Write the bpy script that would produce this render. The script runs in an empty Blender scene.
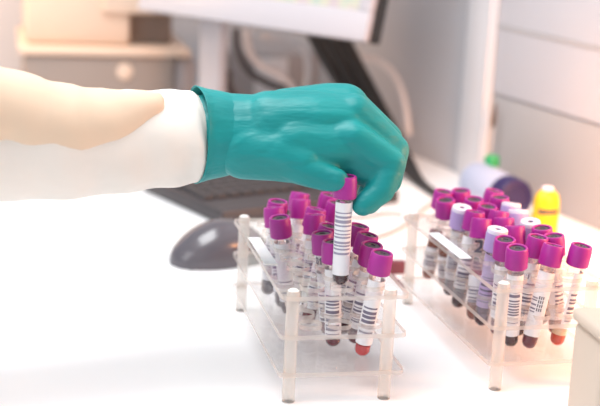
import bpy, bmesh, math, random
from mathutils import Vector, Matrix
random.seed(7)
PI = math.pi
C = bpy.context.scene.collection
MM = 0.001

# ------------------------------------------------------------------ camera frame (mm), used to read real places off the photograph
CAM = Vector((-216.468, -978.451, 406.024))
RM = Matrix(((0.97742582, 0.00313585, -0.21125563),
             (-0.20562811, 0.24382425, -0.94776939),
             (0.04853719, 0.96981437, 0.23896493)))
FPX = 1375.6
def ray(px, py):
    return RM @ Vector(((px - 300) / FPX, -(py - 203) / FPX, -1))
def at(px, py, y=None, z=None):
    d = ray(px, py)
    t = (y - CAM.y) / d.y if y is not None else (z - CAM.z) / d.z
    return CAM + d * t

# ------------------------------------------------------------------ materials
def mat(name, col, rough=0.5, metal=0.0, emit=None, es=0.0, sss=0.0, coat=0.0, spec=0.5):
    m = bpy.data.materials.new(name); m.use_nodes = True
    b = m.node_tree.nodes['Principled BSDF']
    b.inputs['Base Color'].default_value = (*col, 1)
    b.inputs['Roughness'].default_value = rough
    b.inputs['Metallic'].default_value = metal
    b.inputs['Specular IOR Level'].default_value = spec
    b.inputs['Coat Weight'].default_value = coat
    if sss:
        b.inputs['Subsurface Weight'].default_value = sss
        b.inputs['Subsurface Radius'].default_value = (0.004, 0.003, 0.003)
    if emit:
        b.inputs['Emission Color'].default_value = (*emit, 1); b.inputs['Emission Strength'].default_value = es
    return m
def noisy(m, scale, amount, bump=0.0, dist=0.001, stretch=(1, 1, 1), detail=3):
    """procedural colour variation and bump on a principled material"""
    nt = m.node_tree; b = nt.nodes['Principled BSDF']
    tc = nt.nodes.new('ShaderNodeTexCoord'); mp = nt.nodes.new('ShaderNodeMapping')
    mp.inputs['Scale'].default_value = stretch
    n = nt.nodes.new('ShaderNodeTexNoise'); n.inputs['Scale'].default_value = scale; n.inputs['Detail'].default_value = detail
    nt.links.new(tc.outputs['Object'], mp.inputs['Vector']); nt.links.new(mp.outputs['Vector'], n.inputs['Vector'])
    col = b.inputs['Base Color'].default_value[:]
    if amount:
        mx = nt.nodes.new('ShaderNodeMix'); mx.data_type = 'RGBA'
        mx.inputs[6].default_value = [c * (1 - amount) for c in col[:3]] + [1]
        mx.inputs[7].default_value = [min(1, c * (1 + amount)) for c in col[:3]] + [1]
        nt.links.new(n.outputs['Fac'], mx.inputs[0]); nt.links.new(mx.outputs[2], b.inputs['Base Color'])
    if bump:
        bp = nt.nodes.new('ShaderNodeBump'); bp.inputs['Strength'].default_value = bump; bp.inputs['Distance'].default_value = dist
        nt.links.new(n.outputs['Fac'], bp.inputs['Height']); nt.links.new(bp.outputs['Normal'], b.inputs['Normal'])
    return m
def clear(name, tint, diff, diffcol, rough=0.03, ior=1.45):
    """clear plastic: see-through, a thin veil of scatter, and a fresnel gloss"""
    m = bpy.data.materials.new(name); m.use_nodes = True; nt = m.node_tree; nt.nodes.clear()
    o = nt.nodes.new('ShaderNodeOutputMaterial')
    t = nt.nodes.new('ShaderNodeBsdfTransparent'); t.inputs['Color'].default_value = (*tint, 1)
    d = nt.nodes.new('ShaderNodeBsdfDiffuse'); d.inputs['Color'].default_value = (*diffcol, 1)
    tl = nt.nodes.new('ShaderNodeBsdfTranslucent'); tl.inputs['Color'].default_value = (*diffcol, 1)
    dd = nt.nodes.new('ShaderNodeMixShader'); dd.inputs[0].default_value = 0.5
    nt.links.new(d.outputs[0], dd.inputs[1]); nt.links.new(tl.outputs[0], dd.inputs[2])
    g = nt.nodes.new('ShaderNodeBsdfGlossy'); g.inputs['Roughness'].default_value = rough
    a = nt.nodes.new('ShaderNodeMixShader'); a.inputs[0].default_value = diff
    nt.links.new(t.outputs[0], a.inputs[1]); nt.links.new(dd.outputs[0], a.inputs[2])
    lw = nt.nodes.new('ShaderNodeLayerWeight'); lw.inputs['Blend'].default_value = 0.5
    pw = nt.nodes.new('ShaderNodeMath'); pw.operation = 'POWER'; pw.inputs[1].default_value = 4.0
    f = nt.nodes.new('ShaderNodeMath'); f.operation = 'MULTIPLY_ADD'; f.inputs[1].default_value = 0.45; f.inputs[2].default_value = 0.03
    nt.links.new(lw.outputs['Facing'], pw.inputs[0]); nt.links.new(pw.outputs[0], f.inputs[0])
    b = nt.nodes.new('ShaderNodeMixShader')
    nt.links.new(f.outputs[0], b.inputs[0]); nt.links.new(a.outputs[0], b.inputs[1]); nt.links.new(g.outputs[0], b.inputs[2])
    nt.links.new(b.outputs[0], o.inputs['Surface'])
    return m

M = {}
M['bench'] = noisy(mat('white_laminate', (0.86, 0.86, 0.87), 0.35), 3, 0.01)
M['wall'] = noisy(mat('wall_paint', (0.46, 0.46, 0.49), 0.8), 6, 0.03, 0.05)
M['trim'] = noisy(mat('trim_paint', (0.70, 0.70, 0.73), 0.5), 5, 0.02)
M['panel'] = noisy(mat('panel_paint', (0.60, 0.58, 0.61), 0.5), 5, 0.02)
M['lit_wall'] = noisy(mat('lit_wall_tone', (0.41, 0.395, 0.40), 0.6), 5, 0.02)  # lit part of the same wall, its brightness put into the colour
M['seam'] = mat('panel_seam', (0.40, 0.39, 0.40), 0.7)
M['floor'] = noisy(mat('floor_vinyl', (0.45, 0.45, 0.46), 0.5), 4, 0.1)
M['acryl'] = clear('clear_acrylic', (0.985, 0.985, 0.985), 0.055, (0.90, 0.87, 0.86))
M['acryl_edge'] = clear('acrylic_edge', (0.94, 0.92, 0.90), 0.46, (0.88, 0.80, 0.74))
M['post'] = clear('acrylic_post', (0.95, 0.94, 0.92), 0.42, (0.92, 0.88, 0.84))
M['post_end'] = mat('post_end', (0.85, 0.83, 0.80), 0.4)
M['strip'] = mat('white_strip', (0.88, 0.88, 0.88), 0.5)
M['tube'] = clear('clear_tube', (0.95, 0.94, 0.95), 0.045, (0.88, 0.86, 0.88))
M['cap'] = noisy(mat('magenta_cap', (0.36, 0.016, 0.25), 0.42, sss=0.0), 300, 0.06)
M['cap_lav'] = noisy(mat('lavender_cap', (0.42, 0.31, 0.60), 0.45), 300, 0.04)
M['cap_white'] = mat('pale_cap_top', (0.70, 0.64, 0.76), 0.45)
M['stopper'] = mat('dark_stopper', (0.05, 0.035, 0.05), 0.35)
M['label'] = mat('label_paper', (0.80, 0.79, 0.82), 0.6)
M['label_lav'] = mat('label_lavender', (0.48, 0.38, 0.62), 0.6)
M['ink'] = mat('label_ink', (0.10, 0.09, 0.13), 0.6)
M['ink_soft'] = mat('label_ink_grey', (0.17, 0.15, 0.22), 0.6)
M['ink_held'] = mat('label_ink_lilac', (0.30, 0.28, 0.38), 0.6)
M['blood_dark'] = mat('dark_blood', (0.040, 0.006, 0.012), 0.25)
M['blood_maroon'] = mat('maroon_blood', (0.12, 0.012, 0.025), 0.2)
M['blood_red'] = mat('red_blood', (0.50, 0.025, 0.03), 0.2)
M['blood_orange'] = mat('orange_red_blood', (0.55, 0.06, 0.02), 0.2)
M['blood_brown'] = mat('brown_blood', (0.22, 0.06, 0.03), 0.25)
M['serum'] = mat('straw_serum', (0.75, 0.55, 0.36), 0.2)
M['glove'] = noisy(mat('teal_nitrile', (0.002, 0.245, 0.245), 0.48, spec=0.4), 24, 0.35, 0.8, 0.006, (0.5, 1.5, 1.5), 4)
M['skin'] = mat('skin', (0.72, 0.48, 0.36), 0.5, sss=0.2)
M['coat'] = noisy(mat('cream_cloth', (0.80, 0.75, 0.69), 0.85), 18, 0.04, 0.5, 0.006)
M['peach'] = noisy(mat('peach_tint', (0.76, 0.59, 0.44), 0.85), 14, 0.04, 0.5, 0.006)  # warm light tint on the sleeve, put into a cloth colour
M['mouse'] = mat('charcoal_gloss', (0.10, 0.09, 0.105), 0.25, coat=0.4)
M['mouse2'] = mat('charcoal_button', (0.085, 0.08, 0.09), 0.3)
M['rubber'] = mat('black_rubber', (0.02, 0.02, 0.02), 0.6)
M['kb'] = mat('keyboard_shell', (0.055, 0.048, 0.052), 0.45)
M['key'] = noisy(mat('keycap', (0.06, 0.056, 0.06), 0.6), 200, 0.2)
M['bezel'] = mat('pale_bezel', (0.50, 0.49, 0.53), 0.4)
M['black'] = mat('black_plastic', (0.02, 0.02, 0.021), 0.45)
M['grey'] = noisy(mat('grey_plastic', (0.30, 0.28, 0.29), 0.5), 8, 0.1)
M['lgrey'] = mat('light_grey_plastic', (0.62, 0.60, 0.62), 0.5)
M['taupe'] = noisy(mat('taupe_plastic', (0.29, 0.245, 0.22), 0.5), 6, 0.06)
M['taupe_lt'] = noisy(mat('pale_taupe_plastic', (0.66, 0.52, 0.42), 0.5), 6, 0.05)
M['taupe_dk'] = mat('dark_taupe', (0.22, 0.17, 0.145), 0.6)
M['bottle'] = mat('ice_blue_bottle', (0.40, 0.46, 0.62), 0.3)
M['navy'] = mat('navy_cap', (0.018, 0.012, 0.085), 0.4)
M['green'] = mat('green_cap', (0.01, 0.32, 0.12), 0.4)
M['palebottle'] = mat('milky_bottle', (0.72, 0.74, 0.74), 0.4)
M['yellow'] = mat('yellow_plastic', (0.74, 0.44, 0.006), 0.45)
M['yellow_label'] = mat('dark_label', (0.12, 0.10, 0.07), 0.6)
M['brown'] = mat('dark_brown', (0.10, 0.07, 0.06), 0.6)
M['maroon'] = mat('maroon_card', (0.16, 0.04, 0.06), 0.6)
M['cable_grey'] = mat('grey_cable', (0.50, 0.49, 0.50), 0.6)
M['cable_dark'] = mat('dark_cable', (0.06, 0.055, 0.06), 0.5)
M['cream'] = mat('cream_plastic', (0.60, 0.49, 0.40), 0.5)

def screen_material():
    m = bpy.data.materials.new('lit_screen'); m.use_nodes = True; nt = m.node_tree
    b = nt.nodes['Principled BSDF']; b.inputs['Base Color'].default_value = (0.05, 0.05, 0.05, 1)
    tc = nt.nodes.new('ShaderNodeTexCoord'); mp = nt.nodes.new('ShaderNodeMapping')
    mp.inputs['Scale'].default_value = (40, 1, 25)
    br = nt.nodes.new('ShaderNodeTexNoise'); br.inputs['Scale'].default_value = 1.0
    cr = nt.nodes.new('ShaderNodeValToRGB')
    e = cr.color_ramp.elements; e[0].position = 0.38; e[0].color = (0.90, 0.72, 0.76, 1); e[1].position = 0.62; e[1].color = (0.70, 0.84, 0.74, 1)
    k = cr.color_ramp.elements.new(0.5); k.color = (0.95, 0.90, 0.70, 1)
    nt.links.new(tc.outputs['Object'], mp.inputs['Vector']); nt.links.new(mp.outputs['Vector'], br.inputs['Vector'])
    nt.links.new(br.outputs['Fac'], cr.inputs['Fac']); nt.links.new(cr.outputs['Color'], b.inputs['Emission Color'])
    b.inputs['Emission Strength'].default_value = 0.62
    return m
M['screen'] = screen_material()

# ------------------------------------------------------------------ mesh helpers (all lengths in mm)
def finish(name, bm, mats, parent=None, smooth=True, recalc=True):
    if recalc: bmesh.ops.recalc_face_normals(bm, faces=bm.faces)
    bmesh.ops.scale(bm, vec=(MM, MM, MM), verts=bm.verts)
    me = bpy.data.meshes.new(name); bm.to_mesh(me); bm.free()
    for m in (mats if isinstance(mats, (list, tuple)) else [mats]): me.materials.append(M[m])
    if smooth:
        me.shade_smooth()
        try: me.set_sharp_from_angle(angle=math.radians(38))
        except Exception: pass
    return me
def link(name, me, parent=None):
    o = bpy.data.objects.new(name, me); C.objects.link(o)
    if parent: o.parent = parent
    return o
def obj(name, bm, mats, parent=None, smooth=True):
    return link(name, finish(name, bm, mats, smooth=smooth), parent)
def tag(o, label, cat, group=None, kind=None):
    if label: o['label'] = label
    if cat: o['category'] = cat
    if group: o['group'] = group
    if kind: o['kind'] = kind
    return o
def empty(name, loc, rot=None):
    o = bpy.data.objects.new(name, None); C.objects.link(o); o.empty_display_size = 0.02
    o.location = Vector(loc) * MM
    if rot is not None:
        o.rotation_mode = 'QUATERNION'; o.rotation_quaternion = rot
    return o
def add_box(bm, x0, x1, y0, y1, z0, z1, bev=0.0, seg=2, mi=0, mtx=None):
    b = bmesh.new()
    bmesh.ops.create_cube(b, size=1)
    bmesh.ops.scale(b, vec=(x1 - x0, y1 - y0, z1 - z0), verts=b.verts)
    bmesh.ops.translate(b, vec=((x0 + x1) / 2, (y0 + y1) / 2, (z0 + z1) / 2), verts=b.verts)
    if bev: bmesh.ops.bevel(b, geom=b.edges[:], offset=bev, segments=seg, affect='EDGES', profile=0.5)
    if mtx: bmesh.ops.transform(b, matrix=mtx, verts=b.verts)
    merge(bm, b, mi)
def merge(bm, b, mi=None):
    vm = [bm.verts.new(v.co) for v in b.verts]
    b.verts.index_update()
    for f in b.faces:
        try:
            nf = bm.faces.new([vm[v.index] for v in f.verts])
            nf.material_index = f.material_index if mi is None else mi
        except ValueError: pass
    b.free()
def lathe(bm, prof, seg=32, mi=0, rmod=None, mtx=None, mis=None):
    """prof: list of (r, z); r=0 closes to a point"""
    rings = []
    for i, (r, z) in enumerate(prof):
        if r <= 1e-6: rings.append([bm.verts.new((0, 0, z))])
        else:
            rings.append([bm.verts.new((((r + (rmod(i, k) if rmod else 0)) * math.cos(2 * PI * k / seg)),
                                        ((r + (rmod(i, k) if rmod else 0)) * math.sin(2 * PI * k / seg)), z)) for k in range(seg)])
    for i in range(len(rings) - 1):
        a, b = rings[i], rings[i + 1]
        for k in range(seg):
            q = (k + 1) % seg
            if len(a) == 1 and len(b) == 1: continue
            if len(a) == 1: f = bm.faces.new((a[0], b[q], b[k]))
            elif len(b) == 1: f = bm.faces.new((a[k], a[q], b[0]))
            else: f = bm.faces.new((a[k], a[q], b[q], b[k]))
            f.material_index = mis[i] if mis else mi
    if mtx:
        vs = [v for r in rings for v in r]
        bmesh.ops.transform(bm, matrix=mtx, verts=vs)
def catmull(pts, n=8):
    pts = [Vector(p) for p in pts]
    if len(pts) < 3: return pts
    out = []
    e = [2 * pts[0] - pts[1]] + pts + [2 * pts[-1] - pts[-2]]
    for i in range(1, len(e) - 2):
        for k in range(n):
            t = k / n
            out.append(0.5 * ((2 * e[i]) + (e[i + 1] - e[i - 1]) * t + (2 * e[i - 1] - 5 * e[i] + 4 * e[i + 1] - e[i + 2]) * t * t
                              + (3 * e[i] - e[i - 1] - 3 * e[i + 1] + e[i + 2]) * t ** 3))
    out.append(pts[-1]); return out
def sweep(bm, pts, radii, seg=12, cap=True, mi=0, wob=None):
    pts = [Vector(p) for p in pts]; n = len(pts)
    if not isinstance(radii, (list, tuple)): radii = [radii] * n
    up = Vector((0.13, 0.21, 1)).normalized(); rings = []
    for i, p in enumerate(pts):
        t = (pts[min(i + 1, n - 1)] - pts[max(i - 1, 0)]).normalized()
        u = t.cross(up)
        if u.length < 1e-3: u = t.cross(Vector((1, 0, 0)))
        u.normalize(); v = u.cross(t).normalized()
        rings.append([bm.verts.new(p + (u * math.cos(2 * PI * k / seg) + v * math.sin(2 * PI * k / seg)) * (radii[i] * (1 + (wob(i, k / seg) if wob else 0))))
                      for k in range(seg)])
    for i in range(n - 1):
        for k in range(seg):
            q = (k + 1) % seg
            bm.faces.new((rings[i][k], rings[i][q], rings[i + 1][q], rings[i + 1][k])).material_index = mi
    if cap:
        bm.faces.new(list(reversed(rings[0]))).material_index = mi; bm.faces.new(rings[-1]).material_index = mi
    return rings
def resample(vals, pts_n, n):
    """linear resample of key radii over catmull samples"""
    out = []
    for i in range(pts_n):
        t = i / (pts_n - 1) * (len(vals) - 1); k = min(int(t), len(vals) - 2); f = t - k
        out.append(vals[k] * (1 - f) + vals[k + 1] * f)
    return out

# ================================================================== THE SETTING
bm = bmesh.new(); add_box(bm, -2500, 2500, -2600, 1560, -910, -900)
tag(obj('floor', bm, 'floor'), None, None, kind='structure')
# right wall: one straight wall running from beside the racks to the far corner
WA, WB = Vector((680, -300, 0)), Vector((230, 1500, 0))
wdir = (WB - WA).normalized(); wnor = Vector((-wdir.y, wdir.x, 0))       # into the room (towards -x)
if wnor.x > 0: wnor = -wnor
def on_wall(px, py, off=0.0):
    d = ray(px, py); p0 = WA + wnor * off
    t = (p0 - CAM).dot(wnor) / d.dot(wnor)
    return CAM + d * t
WM = Matrix(((wdir.x, -wnor.x, 0, WA.x), (wdir.y, -wnor.y, 0, WA.y), (0, 0, 1, 0), (0, 0, 0, 1)))   # local x along the wall, y into the wall
def s_of(p): return (p - WA).dot(wdir)
wl = (WB - WA).length
bm = bmesh.new(); add_box(bm, 0, wl, 0, 60, -900, 1500, mtx=WM)
tag(obj('wall_right', bm, 'wall', smooth=False), None, None, kind='structure')
bm = bmesh.new(); add_box(bm, -2500, 230, 1500, 1560, -900, 1500)
tag(obj('wall_back', bm, 'wall', smooth=False), None, None, kind='structure')
# white vertical trim on the right wall
s0, s1 = s_of(on_wall(494, 100)), s_of(on_wall(465, 100))
bm = bmesh.new(); add_box(bm, s0, s1 , -7, 0, 0.3, 1500, bev=2, mtx=WM)
add_box(bm, s0 + (s1 - s0) * .16, s0 + (s1 - s0) * .26, -9, -6.5, 0.3, 1500, bev=1, mtx=WM)
tag(obj('trim_1', bm, 'trim'), None, None, kind='structure')

# white laboratory bench
bench = empty('lab_bench', (0, 300, -900))
tag(bench, 'long white laboratory bench carrying the tube racks', 'table')
bm = bmesh.new(); 
pts = [(-1400, -620), (760, -620), (WA.x - 1, -300), (WB.x - 1, 1499), (-1400, 1499)]
lo = [bm.verts.new((x, y, -30)) for x, y in pts]; hi = [bm.verts.new((x, y, 0)) for x, y in pts]
bm.faces.new(list(reversed(lo))); bm.faces.new(hi)
for i in range(5): bm.faces.new((lo[i], lo[(i + 1) % 5], hi[(i + 1) % 5], hi[i]))
bt = obj('bench_top', bm, 'bench', smooth=False); bt.parent = bench; bt.matrix_parent_inverse = Matrix.Translation(-bench.location)
bm = bmesh.new(); add_box(bm, -1380, 100, -560, 1480, -899.5, -30)
bt = obj('bench_base', bm, 'trim', smooth=False); bt.parent = bench; bt.matrix_parent_inverse = Matrix.Translation(-bench.location)

# upper panel right of the trim; below, an added sheet coloured as lit wall
pb = on_wall(600, 127, 8); pt = on_wall(600, 49, 8)
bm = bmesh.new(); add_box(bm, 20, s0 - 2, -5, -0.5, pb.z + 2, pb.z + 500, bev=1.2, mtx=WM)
pan = obj('wall_section', bm, 'panel'); tag(pan, 'pale grey flat panel on the right wall above the joint line', 'wall panel')
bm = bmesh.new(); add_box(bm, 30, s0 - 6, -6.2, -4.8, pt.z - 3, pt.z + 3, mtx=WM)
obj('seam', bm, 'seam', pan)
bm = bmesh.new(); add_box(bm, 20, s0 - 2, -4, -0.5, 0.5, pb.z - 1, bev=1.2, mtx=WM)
pan2 = obj('wall_section', bm, 'lit_wall'); tag(pan2, 'stretch of the right wall behind the bottles with its light level as colour, below the joint line', 'wall panel')

# ================================================================== RACKS
W, L = 77.0, 223.2
Z1, Z2, Z3, ZT = 23.8, 54.2, 85.5, 90.5
COLS = (20.0, 44.0, 69.0)
ROWS = [23.6 + 27.2 * k for k in range(8)]
def rounded(x0, x1, y0, y1, r, n=6):
    out = []
    for cx, cy, a0 in ((x1 - r, y1 - r, 0), (x0 + r, y1 - r, 90), (x0 + r, y0 + r, 180), (x1 - r, y0 + r, 270)):
        for k in range(n + 1):
            a = math.radians(a0 + 90 * k / n); out.append((cx + r * math.cos(a), cy + r * math.sin(a)))
    return out
def plate_mesh(name, z, holes, hr, th=3.6):
    cu = bpy.data.curves.new(name, 'CURVE'); cu.dimensions = '2D'; cu.fill_mode = 'BOTH'
    def spl(p):
        s = cu.splines.new('POLY'); s.points.add(len(p) - 1); s.use_cyclic_u = True
        for q, (x, y) in zip(s.points, p): q.co = (x * MM, y * MM, 0, 1)
    spl(rounded(-9.1, W + 14.4, -6, L + 6.7, 6))
    if holes:
        for x in COLS:
            for y in ROWS: spl([(x + hr * math.cos(2 * PI * k / 28), y + hr * math.sin(2 * PI * k / 28)) for k in range(28)])
    for x in (0, W):
        for y in (0, L): spl([(x + 5.05 * math.cos(2 * PI * k / 20), y + 5.05 * math.sin(2 * PI * k / 20)) for k in range(20)])
    cu.extrude = th / 2 * MM
    tmp = bpy.data.objects.new(name, cu); C.objects.link(tmp)
    dg = bpy.context.evaluated_depsgraph_get()
    me = bpy.data.meshes.new_from_object(tmp.evaluated_get(dg))
    bpy.data.objects.remove(tmp); bpy.data.curves.remove(cu)
    for v in me.vertices: v.co.z += z * MM
    me.materials.clear(); me.materials.append(M['acryl']); me.materials.append(M['acryl_edge'])
    for p in me.polygons: p.material_index = 1 if abs(p.normal.z) < 0.5 else 0
    me.name = name
    return me
top_me = plate_mesh('top_plate', Z3, True, 9.6); mid_me = plate_mesh('middle_plate', Z2, True, 9.4); base_me = plate_mesh('base_plate', Z1, False, 0)
bm = bmesh.new(); lathe(bm, [(0, 0), (4.6, 0), (5, .6), (5, ZT - 1.5), (4.4, ZT), (3.6, ZT), (3.2, ZT + 1), (0, ZT + 1)], 24, mis=[1, 1, 0, 0, 1, 1, 1])
post_me = finish('post', bm, ['post', 'post_end'])
bm = bmesh.new(); add_box(bm, -7.5, 3, 78, 160, Z3 + 2, Z3 + 2.8, bev=.2, seg=1)
strip_me = finish('label_strip', bm, 'strip')
def rack(loc, rz, label):
    r = empty('tube_rack', loc); r.rotation_mode = 'XYZ'; r.rotation_euler = (0, 0, rz)
    tag(r, label, 'test tube rack', 'clear acrylic tube racks')
    for me in (top_me, mid_me, base_me): link(me.name, me, r)
    for x in (0, W):
        for y in (0, L): link('post', post_me, r).location = (x * MM, y * MM, 0)
    o = link('label_strip', strip_me, r); o['label'] = 'white label strip'
    return r
RLOC, RROT = Vector((173.585, 10.76, 0)), 0.0403
rack((0, 0, 0), 0, 'clear acrylic rack with empty front holes under the gloved hand')
rack(RLOC, RROT, 'clear acrylic rack filled with tubes nearest the wall and bottles')

# ================================================================== BLOOD TUBES
TL = 89.6; TR = 6.6
def hemi(r, z0, n=8): return [(r * math.sin(PI / 2 * k / n), z0 + r - r * math.cos(PI / 2 * k / n)) for k in range(n + 1)]
bm = bmesh.new(); lathe(bm, hemi(TR, 0) + [(TR, 30), (TR, 60), (TR, TL - 5)], 32)
tube_me = finish('tube_wall', bm, 'tube')
def cap_mesh(kind):
    b = bmesh.new()
    h = 17.5 if kind == 'magenta' else (20.0 if kind == 'lavender' else 17.5)
    z = TL - h
    ro = 9.2
    def rib(i, k): return 0.22 if (2 <= i <= 4 and k % 2 == 0) else 0.0
    hole = 6.6 if kind == 'magenta' else (2.6 if kind == 'lavender' else 6.4)
    depth = 4.0 if kind != 'plain' else 1.0
    prof = [(6.75, z + .3), (ro - .5, z), (ro, z + .7), (ro - .1, z + 4), (ro - .1, TL - 4.2), (ro - .3, TL - 3.4), (ro - .3, TL - .9), (ro - .9, TL),
            (hole + .5, TL), (hole, TL - .5), (hole - .2, TL - depth), (0, TL - depth - .01)]
    mi = [0] * 11
    if kind != 'magenta': mi = [0, 0, 0, 0, 0, 1, 1, 1, 1, 0, 1]
    lathe(b, prof, 72, rmod=rib, mis=mi)
    return finish('cap', b, ['cap'] if kind == 'magenta' else ['cap_lav', 'cap_white'])
caps = {k: cap_mesh(k) for k in ('magenta', 'lavender', 'plain')}
def stopper_mesh(r):
    b = bmesh.new(); lathe(b, [(r, TL - 3.95), (r, TL - 1.2), (r * .75, TL - .9), (r * .45, TL - .9), (r * .36, TL - 1.6), (0, TL - 1.6)], 28)
    return finish('stopper', b, 'stopper')
stops = {'magenta': stopper_mesh(6.3), 'lavender': stopper_mesh(2.3)}
def blood_mesh(z1, z0=None):
    b = bmesh.new(); r = TR - .7
    prof = ([(0, .7)] + hemi(r, .7)[1:]) if z0 is None else [(0, z0), (r, z0)]
    lathe(b, prof + [(r, z1 - .3), (r - .5, z1), (0, z1)], 28)
    return b
STROKES = {'0': [(0, 0, 1, 0), (1, 0, 1, 2), (1, 2, 0, 2), (0, 2, 0, 0)], '1': [(.3, 1.6, .6, 2), (.6, 2, .6, 0)], '2': [(0, 2, 1, 2), (1, 2, 1, 1), (1, 1, 0, 0), (0, 0, 1, 0)],
           '5': [(1, 2, 0, 2), (0, 2, 0, 1), (0, 1, 1, 1), (1, 1, 1, 0), (1, 0, 0, 0)], '8': [(0, 0, 1, 0), (1, 0, 1, 2), (1, 2, 0, 2), (0, 2, 0, 0), (0, 1, 1, 1)],
           '3': [(0, 2, 1, 2), (1, 2, 1, 0), (1, 0, 0, 0), (.2, 1, 1, 1)]}
def label_mesh(seed, z0, z1, bars, paper='label', span=300, ink='ink', rot=0, text=None):
    """curved paper label; the barcode and the writing are inked faces on it. angle 0 looks along -y (to the camera)"""
    rnd = random.Random(seed); b = bmesh.new(); R = TR + .12
    def pt(a, z, r=R):
        t = math.radians(-90 + a); return (r * math.cos(t), r * math.sin(t), z)
    n = 30
    a0, a1 = rot - span / 2, rot + span / 2
    g = [[b.verts.new(pt(a0 + (a1 - a0) * k / n, z)) for k in range(n + 1)] for z in (z0, z1)]
    for k in range(n): b.faces.new((g[0][k], g[0][k + 1], g[1][k + 1], g[1][k]))
    def patch(aa, ab, za, zb, mi):
        m = max(2, int((ab - aa) / 10))
        gg = [[b.verts.new(pt(aa + (ab - aa) * k / m, z, R + .08)) for k in range(m + 1)] for z in (za, zb)]
        for k in range(m): b.faces.new((gg[0][k], gg[0][k + 1], gg[1][k + 1], gg[1][k])).material_index = mi
    if bars:
        z = bars[0]
        while z < bars[1]:
            t = rnd.choice((1.0, 1.4, 1.8, 2.6)); patch(rot + bars[2], rot + bars[3], z, min(z + t, bars[1]), 1); z += t + rnd.choice((1.0, 1.4, 2.0, 2.6))
    if text:
        s, ta, tz, size, turned = text
        for i, ch in enumerate(s):
            for (x0, y0, x1, y1) in STROKES[ch]:
                if turned: q = [(tz - (x_ * .5 + i * 1.0) * size, y_ * .5 * size) for x_, y_ in ((x0, y0), (x1, y1))]; P = [(ta + w / TR * 57.3, zz) for zz, w in q]
                else: P = [(ta + ((x_ * .5 + i * .8) * size) / TR * 57.3, tz + y_ * .5 * size) for x_, y_ in ((x0, y0), (x1, y1))]
                (p0, p1) = P; wd = .13 * size
                dx, dz = (p1[0] - p0[0]) * TR / 57.3, p1[1] - p0[1]; ln = math.hypot(dx, dz) or 1
                ux, uz = -dz / ln * wd, dx / ln * wd; ex, ez = dx / ln * wd, dz / ln * wd
                vs = [b.verts.new(pt(pa + sgn * ux / TR * 57.3 + s2 * ex / TR * 57.3, pz + sgn * uz + s2 * ez, R + .1)) for (pa, pz), sgn, s2 in
                      ((p0, 1, -1), (p1, 1, 1), (p1, -1, 1), (p0, -1, -1))]
                b.faces.new(vs).material_index = 2
    me = finish('label', b, [paper, ink, 'ink']); return me

def vec_axis(Bp, Tp):
    ax = (Tp - Bp).normalized()
    q = Vector((0, 0, 1)).rotation_difference(ax)
    return q
def make_tube(tip, top, label, group, kind='magenta', blood=('blood_dark', 16), extra=None, lab=None, serum=None, twist=0):
    tip, top = Vector(tip), Vector(top)
    q = vec_axis(tip, top)
    view = math.degrees(math.atan2(CAM.x - tip.x, -(CAM.y - tip.y)))     # the barcode side was turned to the photographer
    q = q @ Matrix.Rotation(math.radians(view + twist), 3, 'Z').to_quaternion()
    o = empty('blood_tube', tip, q); tag(o, label, 'blood tube', group)
    link('tube_wall', tube_me, o)
    c = link('cap', caps[kind], o)
    if kind != 'magenta': c['label'] = 'pale lavender cap'
    if kind in stops: link('stopper', stops[kind], c)
    obj('blood', blood_mesh(blood[1]), blood[0], o)
    if serum: obj('serum', blood_mesh(serum[2], serum[1]), serum[0], o)
    link('label', label_mesh(**(lab or dict(seed=random.random(), z0=18, z1=60, bars=(24, 50, -55, 50)))), o)
    return o
def rack_tube(px, py, col, row, right):
    """cap centre read off the photograph; the tube leans in its holes and its tip stands on the base plate"""
    hole = Vector((COLS[col], ROWS[row], (Z2 + Z3) / 2))
    if right: hole = RLOC + Matrix.Rotation(RROT, 3, 'Z') @ hole
    z = 114.0
    for _ in range(4):
        T = at(px, py, z=z)
        ax = T - hole; h = Vector((ax.x, ax.y, 0)) / ax.z
        if h.length > .21: h = h / h.length * .21
        ax = Vector((h.x, h.y, 1)).normalized()
        tip = hole + ax * ((25.7 - hole.z) / ax.z)
        z = (tip + ax * TL).z
    return tip, tip + ax * TL

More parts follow.
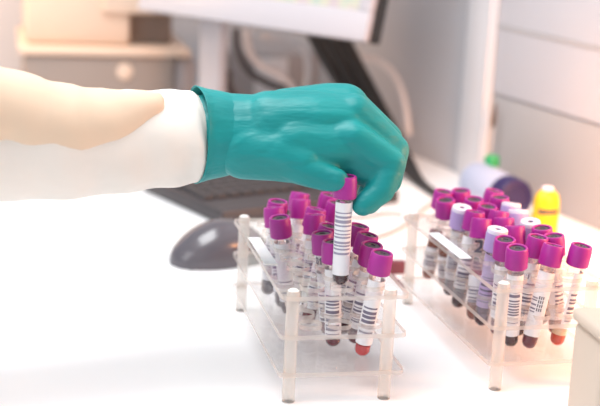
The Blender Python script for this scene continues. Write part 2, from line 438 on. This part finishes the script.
Bar = lambda s, z0=16, z1=67, b0=22, b1=50, a=-58, c=48, **k: dict(seed=s, z0=z0, z1=z1, bars=(b0, b1, a, c), ink='ink_soft', **k)
GL, GR = 'purple-capped tubes in the left rack', 'capped tubes in the right rack'
left = [
 ((279.4, 217.0), 0, 4, dict(blood=('blood_dark', 9), lab=Bar(1, 14, 67, 16, 34, -60, 55)), 'purple-capped tube nearest the white label strip, leftmost column front tube'),
 ((271.8, 206.6), 0, 5, dict(blood=('blood_dark', 14), lab=Bar(2)), 'purple-capped tube second along the column beside the white label strip'),
 ((278.0, 201.0), 0, 6, dict(blood=('blood_dark', 14), lab=Bar(3)), 'purple-capped tube third along the column beside the white label strip'),
 ((300.8, 198.0), 1, 6, dict(blood=('blood_brown', 40), lab=Bar(5, span=200, rot=40)), 'purple-capped tube standing tall in front of another below the thumb'),
 ((305.5, 191.5), 1, 7, dict(blood=('blood_brown', 30), lab=Bar(4)), 'purple-capped tube at the back of the middle column below the thumb'),
 ((316.8, 208.6), 1, 5, dict(blood=('blood_dark', 20), lab=Bar(6)), 'purple-capped tube half hidden behind another in the middle column'),
 ((315.0, 214.4), 1, 4, dict(blood=('blood_dark', 20), lab=Bar(7)), 'purple-capped tube in the middle column directly in front of the half hidden one'),
 ((329.7, 225.5), 1, 3, dict(blood=('blood_maroon', 20), lab=Bar(8)), 'purple-capped tube just behind the lifted tube in the middle column'),
 ((322.2, 232.5), 1, 2, dict(blood=('blood_maroon', 13), lab=Bar(9, 14, 56, 15, 45, text=('01', -64, 64.5, 4.6, False))), 'purple-capped tube with handwritten 01 beside the lifted tube'),
 ((333.0, 241.0), 1, 1, dict(blood=('blood_maroon', 8), lab=Bar(10, 10, 67, 12, 48)), 'purple-capped tube partly covered by the lifted tube, front of middle column'),
 ((330.0, 194.5), 2, 7, dict(blood=('blood_brown', 30), lab=Bar(11)), 'farthest back purple-capped tube of the left rack, just under the thumb tip'),
 ((337.0, 202.5), 2, 6, dict(blood=('blood_brown', 30), lab=Bar(12)), 'purple-capped tube behind the lifted tube label, second from the back'),
 ((359.5, 225.3), 2, 3, dict(blood=('blood_dark', 18), lab=Bar(13, text=('2', -35, 57, 5.5, False))), 'purple-capped tube just under the fingertip, right column of left rack'),
 ((368.3, 234.2), 2, 2, dict(blood=('blood_dark', 18), lab=Bar(14)), 'purple-capped tube second behind the red-bottomed front tube'),
 ((372.3, 244.8), 2, 1, dict(blood=('blood_maroon', 14), lab=Bar(15)), 'purple-capped tube directly behind the red-bottomed front tube'),
 ((382.4, 252.4), 2, 0, dict(blood=('blood_red', 11), lab=Bar(16, 12, 67, 22, 46)), 'leaning purple-capped tube with bright red blood at its tip'),
]
for (p, c, r, kw, lb) in left:
    a, b = rack_tube(p[0], p[1], c, r, False); make_tube(a, b, lb, GL, **kw)
right = [
 ((517.4, 246.7), 0, 0, dict(blood=('blood_dark', 14), lab=Bar(31, 12, 67, 24, 52)), 'purple-capped tube directly behind the front left post of the right rack'),
 ((554.0, 244.7), 1, 0, dict(blood=('blood_maroon', 13), lab=Bar(32, 12, 67, 32, 46, -70, -20, text=('5835', -8, 46, 3.4, True))), 'leaning purple-capped tube with a wide blank white label and upright digits'),
 ((582.0, 245.2), 2, 0, dict(blood=('blood_orange', 11), serum=('serum', 11, 15), extra=1, lab=Bar(33, 18, 67, 24, 50, span=150, rot=70)), 'rightmost purple-capped tube with orange-red blood and a pale layer above'),
 ((505.4, 238.0), 0, 1, dict(blood=('blood_maroon', 20), lab=Bar(34, 18, 67, 26, 50)), 'purple-capped tube beside the front left post with barcode rows, second in its column'),
 ((538.4, 236.3), 1, 1, dict(blood=('blood_dark', 22), lab=Bar(35, text=('3', -30, 54, 4.5, False))), 'purple-capped tube behind the wide blank label tube, middle column'),
 ((553.8, 235.2), 2, 1, dict(blood=('blood_brown', 40), lab=Bar(36, span=220, rot=60)), 'purple-capped tube between the rightmost tube and the yellow bottle'),
 ((498.0, 228.7), 0, 2, dict(kind='lavender', blood=('blood_dark', 22), lab=Bar(37, 19, 67, 24, 48, paper='label_lav')), 'lavender-capped tube in the front part of the left column, third from its front'),
 ((513.7, 225.2), 1, 2, dict(blood=('blood_dark', 22), lab=Bar(38, 19, 67)), 'purple-capped tube just right of the front lavender-capped tube'),
 ((542.0, 227.2), 2, 2, dict(blood=('blood_dark', 22), lab=Bar(39, 19, 67)), 'purple-capped tube right in front of the yellow bottle'),
 ((481.8, 217.6), 0, 3, dict(blood=('blood_brown', 44), lab=Bar(40, 18, 40, 16, 30, text=('2', -25, 60.5, 9, False))), 'purple-capped tube with a black handwritten mark under its cap'),
 ((503.2, 216.8), 1, 3, dict(blood=('blood_dark', 22), lab=Bar(41, 19, 67)), 'purple-capped tube in the middle column, fourth from its front'),
 ((530.5, 220.9), 2, 3, dict(kind='lavender', blood=('blood_dark', 22), lab=Bar(42, 19, 67, paper='label_lav')), 'lavender-capped tube with a small dark hole, closest to the yellow bottle'),
 ((475.5, 211.4), 0, 4, dict(blood=('blood_dark', 22), lab=Bar(43, 19, 67)), 'purple-capped tube between the black-marked tube and the far lavender tube'),
 ((502.2, 209.7), 1, 4, dict(blood=('blood_dark', 22), lab=Bar(44, 19, 67)), 'purple-capped tube left of the two plain lavender caps'),
 ((517.9, 209.2), 2, 4, dict(kind='plain', blood=('blood_dark', 22), lab=Bar(45, 19, 67, paper='label_lav')), 'plain flat lavender cap in front of the navy bottle end, nearer of two'),
 ((462.3, 206.8), 0, 5, dict(kind='lavender', blood=('blood_dark', 22), lab=Bar(46, 19, 67, 24, 46)), 'lavender-capped tube farthest back in the left column'),
 ((488.0, 205.5), 1, 5, dict(blood=('blood_dark', 22), lab=Bar(47, 19, 67)), 'purple-capped tube right of the far lavender-capped tube, middle column'),
 ((512.8, 201.7), 2, 5, dict(kind='plain', blood=('blood_dark', 22), lab=Bar(48, 19, 67, paper='label_lav')), 'plain flat lavender cap in front of the navy bottle end, farther of two'),
 ((445.5, 198.8), 0, 6, dict(blood=('blood_brown', 50), lab=Bar(49, 12, 34, 16, 30)), 'brown-filled purple-capped tube second from the back of the left column'),
 ((474.3, 198.0), 1, 6, dict(blood=('blood_dark', 22), lab=Bar(50, 19, 67)), 'purple-capped tube in front of the pale blue bottle, second from the back'),
 ((499.8, 196.7), 2, 6, dict(blood=('blood_dark', 22), lab=Bar(51, 19, 67)), 'purple-capped tube against the bottle, nearer of the pair by its navy end'),
 ((443.8, 191.0), 0, 7, dict(blood=('blood_brown', 50), lab=Bar(52, 12, 34, 16, 30)), 'brown-filled purple-capped tube in the far left corner of the right rack'),
 ((461.0, 190.0), 1, 7, dict(blood=('blood_dark', 22), lab=Bar(53, 19, 67)), 'purple-capped tube in the middle of the back row of the right rack'),
 ((494.8, 190.4), 2, 7, dict(blood=('blood_dark', 22), lab=Bar(54, 19, 67)), 'purple-capped tube against the bottle, farther of the pair by its navy end'),
]
for (p, c, r, kw, lb) in right:
    a, b = rack_tube(p[0], p[1], c, r, True); make_tube(a, b, lb, GR, **kw)
# the lifted tube, held by its cap
HT = at(340, 285.5, y=36); HC = at(345.5, 176, y=36)
axd = (HC - HT).normalized(); HC = HT + axd * TL
make_tube(HT, HC, 'barcoded purple-capped blood tube held up by the gloved fingers', None, blood=('blood_dark', 11), lab=dict(seed=77, z0=10, z1=69, bars=(27, 62, -70, 66), ink='ink_held'))

# ================================================================== PERSON: arm, hand, glove, sleeves
def J(px, py, y): return at(px, py, y=y)
Y0 = 36
wrist = J(205, 134, 88); wr2 = J(250, 134, 84)
chains = [  # (points, radii)
 [(J(214, 134, 88), 33.2), (wr2, 31.8), (J(285, 134, 78), 31)],
 [(J(270, 128, 78), 30), (J(312, 124, 74), 27), (J(340, 122, 72), 23)],
 [(J(285, 122, 88), 27), (J(328, 110, 88), 22), (J(345, 108, 86), 20)],
 [(J(290, 142, 66), 26), (J(330, 146, 60), 22), (J(352, 148, 58), 18)],
 # palm side, closing the hollow of the hand
 [(J(320, 150, 64), 20), (J(350, 158, 60), 19), (J(370, 168, 56), 16)],
 # index
 [(J(335, 138, 58), 16), (J(352, 138, 52), 14.5), (J(391, 164, 46), 12.2), (J(381, 190, 40), 11.2), (J(363, 205, 36), 9.0)],
 # middle
 [(J(330, 116, 72), 16), (J(353, 112, 68), 15), (J(394, 150, 64), 12.5), (J(388, 180, 58), 11.5), (J(369, 203, 52), 9.2)],
 # ring
 [(J(322, 106, 92), 15), (J(350, 104, 90), 14), (J(388, 138, 88), 12), (J(382, 170, 80), 11), (J(368, 194, 70), 9.0)],
 # little
 [(J(316, 102, 106), 13), (J(338, 102, 108), 12), (J(368, 126, 110), 10.5), (J(368, 150, 102), 9.5), (J(358, 174, 92), 8.5)],
 # thumb, lying along the lower edge
 [(J(245, 148, 72), 25), (J(275, 152, 62), 23), (J(300, 160, 54), 19)],
 [(J(285, 160, 54), 16), (J(306, 170, 46), 13), (J(324, 177, 40), 11), (J(337, 180, 35), 9.2)],
]
def capsule(bm, p0, r0, p1, r1):
    b = bmesh.new()
    for p, r in ((p0, r0), (p1, r1)):
        bmesh.ops.create_icosphere(b, subdivisions=3, radius=r, matrix=Matrix.Translation(p))
    res = bmesh.ops.convex_hull(b, input=b.verts)
    bmesh.ops.delete(b, geom=[v for v in b.verts if not v.link_faces], context='VERTS')
    merge(bm, b, 0)
def skin_from(chains, grow, voxel, smooth):
    bm = bmesh.new()
    for ch in chains:
        for (p0, r0), (p1, r1) in zip(ch, ch[1:]): capsule(bm, p0, r0 + grow, p1, r1 + grow)
    bmesh.ops.scale(bm, vec=(MM,) * 3, verts=bm.verts)
    me = bpy.data.meshes.new('tmp'); bm.to_mesh(me); bm.free()
    o = bpy.data.objects.new('tmp', me); C.objects.link(o)
    r = o.modifiers.new('r', 'REMESH'); r.mode = 'VOXEL'; r.voxel_size = voxel * MM; r.use_smooth_shade = True
    s = o.modifiers.new('s', 'SMOOTH'); s.factor = 0.5; s.iterations = smooth
    dg = bpy.context.evaluated_depsgraph_get()
    out = bpy.data.meshes.new_from_object(o.evaluated_get(dg)); bpy.data.objects.remove(o)
    out.shade_smooth()
    return out
elbow = J(-90, 120, 40)
arm = [[(wr2, 26), (wrist, 26), (J(120, 138, 78), 31), (elbow, 38)], [(elbow, 38), (elbow + Vector((-120, -60, 60)), 45)]]
body = skin_from([[(p, r - 2.2) for p, r in ch] for ch in chains] + arm, 0, 2.4, 4)
body.materials.clear(); body.materials.append(M['skin'])
person = link('person', body)
tag(person, 'person reaching in with pale sleeves and a teal glove, lifting a blood tube', 'person')
gl = skin_from(chains, 0, 1.7, 5); gl.materials.clear(); gl.materials.append(M['glove'])
glove = link('glove', gl, person); glove['label'] = 'teal rubber glove'
# flared cuff of the glove, its rim slanted
bm = bmesh.new()
cp = catmull([J(234, 134, 86), J(222, 134, 87), J(208, 134, 88), J(196, 134, 89)], 6); n = len(cp)
rr = resample([31.5, 33.9, 36, 38.8], n, n)
rings = sweep(bm, cp, rr, 40, cap=False, wob=lambda i, u: (i / n) * (.025 * math.sin(u * 6 * PI) + .02 * math.sin(u * 10 * PI + 1)))
camd = (CAM - wrist).normalized(); axw = (cp[-1] - cp[0]).normalized()
for i, rg in enumerate(rings):
    for v in rg:
        f = (i / (n - 1)) ** 2
        side = (v.co - cp[i]).dot(camd) / rr[i]
        v.co -= axw * (9 * side * f) - axw * 0
cuff = obj('glove_cuff', bm, 'glove', glove)
sm = cuff.modifiers.new('thickness', 'SOLIDIFY'); sm.thickness = 0.0008; sm.offset = 0
# cream inner sleeve
bm = bmesh.new()
cp = catmull([J(206, 134, 90), J(190, 136, 89), J(150, 140, 84), J(90, 143, 74), J(20, 140, 62), J(-80, 132, 48), J(-200, 110, 20)], 8); n = len(cp)
rr = resample([30, 37.5, 39, 41, 46, 52, 56], n, n)
sweep(bm, cp, rr, 44, cap=True, wob=lambda i, u: .018 * math.sin(i * .9 + u * 4 * PI) + .014 * math.sin(i * .37 + u * 10 * PI))
sl = obj('inner_sleeve', bm, 'coat', person); sl['label'] = 'cream inner sleeve'
# added peach shell over the sleeve, the warm light tint as its colour
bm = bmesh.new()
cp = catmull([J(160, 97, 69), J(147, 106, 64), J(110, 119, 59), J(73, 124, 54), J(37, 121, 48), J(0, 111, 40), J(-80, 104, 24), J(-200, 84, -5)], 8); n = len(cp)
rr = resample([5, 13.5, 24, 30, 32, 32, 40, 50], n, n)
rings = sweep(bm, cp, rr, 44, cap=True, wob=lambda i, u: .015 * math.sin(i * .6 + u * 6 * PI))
sl2 = obj('sleeve_tint', bm, 'peach', person); sl2['label'] = 'peach light tint shaped over the sleeve'

# ================================================================== THINGS ON THE BENCH
# mouse
mc = at(220, 260, z=0)
root = empty('computer_mouse', (mc.x, mc.y, 0)); root.rotation_mode = 'XYZ'; root.rotation_euler = (0, 0, math.radians(18))
tag(root, 'dark grey glossy computer mouse left of the rack', 'computer mouse')
def mouse_bm(x_lo, x_hi, off=0, zmin=0.3):
    b = bmesh.new(); nu, nv = 40, 20; A, B, H = 56, 33, 44
    g = []
    for i in range(nu + 1):
        x = x_lo + (x_hi - x_lo) * i / nu
        k = max(0.0, 1 - abs(x / A) ** 2.4) ** (1 / 2.2)
        hz = (H + off) * (0.62 + 0.38 * math.sin((x / A + 1) / 2 * PI * .95)) * max(k, .0) ** .8
        g.append([b.verts.new((x, (B + off) * k * math.cos(PI * j / nv), max(zmin, hz * math.sin(PI * j / nv) ** .8))) for j in range(nv + 1)])
    for i in range(nu):
        for j in range(nv):
            try: b.faces.new((g[i][j], g[i + 1][j], g[i + 1][j + 1], g[i][j + 1]))
            except ValueError: pass
    bmesh.ops.remove_doubles(b, verts=b.verts, dist=.02)
    return b
obj('shell', mouse_bm(-56, 56), 'mouse', root)
bm = bmesh.new(); lathe(bm, [(0, -3), (7, -3), (8, -2), (8, 2), (7, 3), (0, 3)], 20, mtx=Matrix.Translation((27, 0, 27)) @ Matrix.Rotation(PI / 2, 4, 'X'))
obj('scroll_wheel', bm, 'rubber', root)
bm = bmesh.new(); add_box(bm, -46, 46, -24, 24, 0, .8, bev=.3, seg=1); obj('base', bm, 'rubber', root)

# keyboard
kang = math.radians(-67 + 90)
kx, ky = Vector((math.cos(kang), math.sin(kang), 0)), Vector((-math.sin(kang), math.cos(kang), 0))
root = empty('keyboard', (28, 527, 0)); root.rotation_mode = 'XYZ'; root.rotation_euler = (0, 0, kang)
tag(root, 'black computer keyboard lying behind the mouse and under the glove', 'keyboard')
KL, KD = 262, 190
bm = bmesh.new(); add_box(bm, 0, KL, 0, KD, 0.2, 17, bev=4, seg=3); obj('case', bm, 'kb', root)
kb_b = bmesh.new(); add_box(kb_b, -7.6, 7.6, -7.6, 7.6, 0, 7, bev=1.6, seg=2); kme = finish('key', kb_b, 'key')
for r in range(6):
    for c in range(13):
        o = link('key', kme, root); o.location = ((16 + c * 18.1 + (r % 3) * 1.5) * MM, (60 + r * 20.5) * MM, 15.5 * MM)

# small maroon box, dark stick
p = at(397, 273, z=0)
bm = bmesh.new(); add_box(bm, -9, 8, -5, 5, 0.1, 13, bev=.8); add_box(bm, -9.2, 8.2, -5.2, 5.2, 9, 9.6, mi=0)
o = obj('carton', bm, 'maroon'); o.location = p * MM; tag(o, 'tiny maroon carton on the bench between the two racks', 'box')
a, b = at(391, 274, z=1.6), at(405, 288, z=1.6)
bm = bmesh.new(); sweep(bm, [a, a.lerp(b, .1), a.lerp(b, .9), b], [.4, 1.5, 1.5, 1.2], 10)
o = obj('stick', bm, 'maroon'); tag(o, 'thin dark maroon stick lying beside the tiny maroon carton', 'stick')

# grey cable across the bench
pts = [at(440, 199, z=3), at(425, 207, z=3), at(408, 222, z=3), at(385, 234, z=3), at(345, 244, z=3), at(300, 246, z=3)]
bm = bmesh.new(); cp = catmull(pts, 8); sweep(bm, cp, 2.6, 10)
tag(obj('cable', bm, 'cable_grey'), 'pale grey cable lying across the bench behind the left rack', 'cable')
pts = [at(402, 214, z=3), at(385, 213, z=3), at(360, 217, z=3), at(330, 215, z=3)]
bm = bmesh.new(); sweep(bm, catmull(pts, 8), 2.4, 10)
tag(obj('cable', bm, 'cable_grey'), 'short grey cable end on the bench just below the fingertips', 'cable')

# lying bottle with navy cap
def axis_mtx(d): return Vector((0, 0, 1)).rotation_difference(d.normalized())
b0, b1 = at(480, 183, z=25.6), at(516, 200, z=25.6)
bd = (b1 - b0).normalized(); ctr = b1 - bd * 74
root = empty('bottle', ctr, axis_mtx(bd))
tag(root, 'pale blue bottle lying on its side with a round navy end', 'bottle')
bm = bmesh.new(); lathe(bm, [(0, -30), (20, -30), (24, -27.5), (25.4, -22), (25.4, 42), (24, 48), (19, 52), (0, 52)], 40)
obj('body', bm, 'bottle', root)
bm = bmesh.new(); lathe(bm, [(0, 49), (24.5, 49), (25.2, 50), (25, 70), (23.5, 73), (18, 74), (17, 72.5), (0, 72.5)], 48, rmod=lambda i, k: .25 if k % 2 and 2 <= i <= 3 else 0)
obj('cap', bm, 'navy', root)['label'] = 'navy screw cap'
# green-capped bottle behind it
g0 = at(492, 160, y=655)
root = empty('dropper_bottle', (g0.x, g0.y, 0)); tag(root, 'small milky bottle with a green cap behind the lying bottle', 'bottle')
h = g0.z
bm = bmesh.new(); lathe(bm, [(0, .2), (10, .2), (11, 1.5), (11, h * .7), (8, h - 10), (6, h - 6), (6, h), (0, h)], 28); obj('body', bm, 'palebottle', root)
bm = bmesh.new(); lathe(bm, [(6.2, h - 7), (9.5, h - 7), (9.7, h - 5), (9.2, h + 4), (8, h + 6), (0, h + 6.5)], 36, rmod=lambda i, k: .3 if k % 2 and 1 <= i <= 3 else 0); obj('cap', bm, 'green', root)['label'] = 'green cap'
# dark-tipped stick against the wall trim
a = on_wall(489, 150, 20); a = Vector((a.x, a.y, 0)); 
t1 = on_wall(493, 128, 18); t2 = on_wall(496, 103, 17)
root = empty('applicator', (a.x, a.y, 0)); tag(root, 'thin upright applicator with a dark brown tip against the white wall trim', 'applicator')
bm = bmesh.new(); sweep(bm, [Vector((0, 0, .3)), t1 - a], [1.6, 1.3], 10); obj('stem', bm, 'cable_grey', root)
bm = bmesh.new(); cp = [t1 - a, (t1 - a).lerp(t2 - a, .2), (t1 - a).lerp(t2 - a, .55), t2 - a]; sweep(bm, cp, [1.6, 3.2, 2.8, 1.2], 12); obj('tip', bm, 'brown', root)
# yellow bottle
yb = at(541, 262, z=0)
root = empty('yellow_bottle', (yb.x, yb.y, 0)); root.rotation_mode = 'XYZ'; root.rotation_euler = (0, 0, .3)
tag(root, 'yellow plastic bottle with a dark label beside the wall', 'bottle')
bm = bmesh.new()
for_prof = [(0, .2), (13.5, .2), (15, 2), (15, 62), (14.4, 70), (12.4, 76), (8, 80), (0, 81.5)]
lathe(bm, for_prof, 40); bmesh.ops.scale(bm, vec=(1.0, .85, 1), verts=bm.verts); obj('body', bm, 'yellow', root)
bm = bmesh.new(); lathe(bm, [(5, 79), (6.5, 79), (6.5, 83), (5.5, 84), (0, 84)], 30); o = obj('cap', bm, 'cap_white', root); o['label'] = 'white cap'
bm = bmesh.new()
def yl(a, z): t = math.radians(a); return bm.verts.new((15.25 * math.cos(t), .85 * 15.3 * math.sin(t), z))
g = [[yl(-160 + 95 * k / 12, z) for k in range(13)] for z in (56, 62)]
for k in range(12): bm.faces.new((g[0][k], g[0][k + 1], g[1][k + 1], g[1][k]))
obj('label', bm, 'yellow_label', root)['label'] = 'dark label'

# cream block at the lower right, near the camera
c0 = at(575, 310, y=-70)
bx0 = c0.x
root = empty('cream_box', (bx0, -70, 0)); tag(root, 'cream box with rounded edges in front of the right rack', 'box')
bm = bmesh.new(); add_box(bm, 0, 90, -55, 0, .2, c0.z - 8, bev=5, seg=4); obj('body', bm, 'cream', root)
bm = bmesh.new(); add_box(bm, -2, 92, -57, 2, c0.z - 8, c0.z + 2, bev=4, seg=4); obj('lid', bm, 'cream', root)

# ================================================================== BACKGROUND
# monitor
mr = at(366, 42, y=700)
th = math.radians(-50)
root = empty('monitor', (mr.x, mr.y, 0)); root.rotation_mode = 'XYZ'; root.rotation_euler = (0, 0, th)
tag(root, 'pale-framed computer monitor above the gloved hand', 'monitor')
tilt = Matrix.Translation((0, 0, mr.z)) @ Matrix.Rotation(math.radians(-14), 4, 'X')
MW, MH = 400, 300
bm = bmesh.new()
# frame as four bars so that the screen sits in it
for (x0, x1, z0, z1) in ((-MW, 0, 0, 38), (-MW, 0, MH - 20, MH), (-MW, -MW + 20, 38, MH - 20), (-20, 0, 38, MH - 20)): add_box(bm, x0, x1, -4, 8, z0, z1, bev=2, mtx=tilt)
obj('bezel', bm, 'bezel', root)
bm = bmesh.new(); add_box(bm, -MW + 15, -15, 1, 7, 32, MH - 15, mtx=tilt); obj('screen', bm, 'screen', root)
bm = bmesh.new(); add_box(bm, -MW, 1, 8.2, 32, 1, MH, bev=3, mtx=tilt); obj('back_shell', bm, 'black', root)
bm = bmesh.new(); add_box(bm, -346, -304, 70, 88, 8, mr.z + 120, bev=4); obj('stand_column', bm, 'bezel', root)
bm = bmesh.new(); add_box(bm, -380, -270, 45, 110, .2, 10, bev=4); obj('stand_foot', bm, 'bezel', root)

# grey device
p0, p1 = at(232, 40, y=1230), at(322, 60, y=1230)
root = empty('desktop_computer', (p0.x, 1230, 0)); tag(root, 'grey desktop computer case under the monitor, behind cables', 'computer')
bm = bmesh.new(); add_box(bm, 0, p1.x - p0.x, 0, 180, .2, p1.z + 10, bev=6); obj('case', bm, 'grey', root)
bm = bmesh.new(); add_box(bm, 40, 95, -3, 1, p1.z - 70, p1.z + 2, bev=2); obj('front_panel', bm, 'lgrey', root)
# loops of cable
def cable(pts, r, m, label):
    bm = bmesh.new(); sweep(bm, catmull(pts, 10), r, 10); tag(obj('cable', bm, m), label, 'cable', 'cables under the monitor')
cable([at(236, 28, y=1130), at(238, 50, y=1125), at(250, 72, y=1120), at(275, 86, y=1120), at(300, 92, y=1120), at(318, 120, y=1124)], 6, 'cable_dark', 'dark cable curving low under the monitor toward the hand')
cable([at(246, 30, y=1050), at(250, 52, y=1048), at(262, 66, y=1045), at(282, 76, y=1045), at(300, 96, y=1046)], 5.5, 'lgrey', 'light grey cable looping beside the dark one under the monitor')
cable([at(228, 70, y=1050), at(229, 85, y=1048), at(236, 98, y=1045), at(250, 110, y=1044)], 6, 'cable_dark', 'short dark cable between the white posts')
cable([at(262, 36, y=1060), at(290, 42, y=1062), at(305, 52, y=1060), at(308, 75, y=1058), at(302, 100, y=1060)], 5, 'lgrey', 'light grey cable arching in front of the grey computer')
cable([at(362, 56, y=980), at(380, 62, y=960), at(396, 78, y=935), at(405, 105, y=905), at(409, 135, y=880)], 5, 'lgrey', 'pale cable arching against the wall right of the black bundle')
# thick black bundle running down behind the hand
root = empty('cable_bundle', at(437, 197, z=0)); tag(root, 'thick black bundle of cables slanting down behind the gloved hand', 'cable')
bo = at(437, 197, z=0)
for k in range(6):
    f = (k - 2.5) / 2.5
    pts = [at(318 + f * 17, 10, y=960), at(330 + f * 17, 40, y=950), at(352 + f * 16, 80, y=920 + 6 * (k % 2)), at(378 + f * 13, 122, y=870), at(400 + f * 8, 155, y=800), at(418 + f * 4, 180, y=735), at(437 + f * 3, 197, y=655)]
    pts[-1].z = max(pts[-1].z, 4)
    bm = bmesh.new(); cp = [q - bo for q in catmull(pts, 8)]; sweep(bm, cp, resample([6.5, 6.5, 6, 5.5, 4.5, 3.5, 2.4], len(cp), 0), 10)
    obj('cable', bm, 'black', root)

# taupe printer at the left
p0, p1 = at(24, 52, y=1110), at(196, 62, y=1110)
root = empty('printer', (p0.x, 1110, 0)); tag(root, 'taupe office printer standing behind the sleeve', 'printer')
w = p1.x - p0.x; hh = p0.z - 4
bm = bmesh.new(); add_box(bm, 0, w - 32, 0, 260, .2, hh, bev=6, seg=3); obj('body', bm, 'taupe', root)
bm = bmesh.new(); add_box(bm, w - 31, w, 4, 256, .2, hh - 4, bev=5); obj('shadow_side', bm, 'grey', root)  # the body's shaded side, its shade put into the grey colour
bm = bmesh.new(); add_box(bm, -8, w - 8, -6, 262, hh + .2, hh + 12, bev=4); obj('tray', bm, 'taupe_lt', root)
bm = bmesh.new(); add_box(bm, 2, w * .62, 30, 260, hh + 12.2, hh + 120, bev=8, seg=3); obj('scanner_unit', bm, 'taupe_lt', root)
bm = bmesh.new(); add_box(bm, w * .62, w * .88, 60, 260, hh + 12.2, hh + 62, bev=4); obj('output_slot', bm, 'taupe_dk', root)
bm = bmesh.new(); add_box(bm, w * .45, w * .9, 20, 260, hh + 62.2, hh + 130, bev=6); obj('lid', bm, 'taupe_lt', root)
pk = at(125, 72, y=1107) - Vector((p0.x, 1110, 0))
bm = bmesh.new(); lathe(bm, [(0, -1), (11, -1), (12.5, 0), (12.5, 4), (0, 4)], 30, mtx=Matrix.Translation(pk) @ Matrix.Rotation(-PI / 2, 4, 'X')); obj('button', bm, 'taupe_lt', root)

# ================================================================== LIGHT, CAMERA
w = bpy.data.worlds.new('room_light'); bpy.context.scene.world = w; w.use_nodes = True
w.node_tree.nodes['Background'].inputs['Color'].default_value = (0.93, 0.965, 1.0, 1)
w.node_tree.nodes['Background'].inputs['Strength'].default_value = 0.42
def area(name, loc, target, size, power, col=(1, 1, 1), sy=None):
    l = bpy.data.lights.new(name, 'AREA'); l.energy = power; l.color = col; l.size = size
    if sy: l.shape = 'RECTANGLE'; l.size_y = sy
    o = bpy.data.objects.new(name, l); C.objects.link(o); o.location = Vector(loc) * MM
    o.rotation_euler = (Vector(target) - Vector(loc)).to_track_quat('-Z', 'Y').to_euler(); return o
area('overhead_fill', (-250, 150, 1500), (0, 200, 0), 1.1, 20, (0.97, 0.985, 1.0), 0.7)  # broad unseen area light from above, added for overall brightness
area('left_soft_area', (-1500, -500, 900), (0, 150, 80), 1.0, 6, (0.98, 0.99, 1.0))  # unseen soft area light from the left
area('warm_fill_right', (530, -60, 250), (480, 330, 140), 0.2, 3.0, (1, 0.42, 0.16))  # unseen light added for the orange cast on the right side
area('warm_fill_left', (-430, 1120, 460), (-180, 1500, 180), 0.3, 2.6, (1, 0.58, 0.30))  # unseen light added to tint the far left background tan

sl_ = bpy.data.lights.new('warm_wall_fill', 'SPOT'); sl_.energy = 15; sl_.color = (1, 0.40, 0.11); sl_.spot_size = math.radians(62); sl_.spot_blend = 1.0; sl_.shadow_soft_size = 0.05  # unseen spot added to wash the right wall orange
so = bpy.data.objects.new('warm_wall_fill', sl_); C.objects.link(so); so.location = Vector((400, 60, 330)) * MM
so.rotation_euler = (on_wall(608, 215) - Vector((400, 60, 330))).to_track_quat('-Z', 'Y').to_euler()
cam = bpy.data.cameras.new('camera'); co = bpy.data.objects.new('camera', cam); C.objects.link(co)
co.matrix_world = Matrix.Translation(CAM * MM) @ RM.to_4x4()
cam.sensor_width = 36; cam.lens = FPX / 600 * 36; cam.clip_start = 0.01
cam.dof.use_dof = True; cam.dof.aperture_fstop = 5.0
foc = Vector((55, 45, 85))
cam.dof.focus_distance = ((foc - CAM).dot(-RM.col[2])) * MM
sc = bpy.context.scene; sc.camera = co
sc.view_settings.view_transform = 'Standard'; sc.view_settings.look = 'None'; sc.view_settings.exposure = 0.45; sc.view_settings.gamma = 1
sc.cycles.use_denoising = True
sc.cycles.transparent_max_bounces = 48; sc.cycles.max_bounces = 16
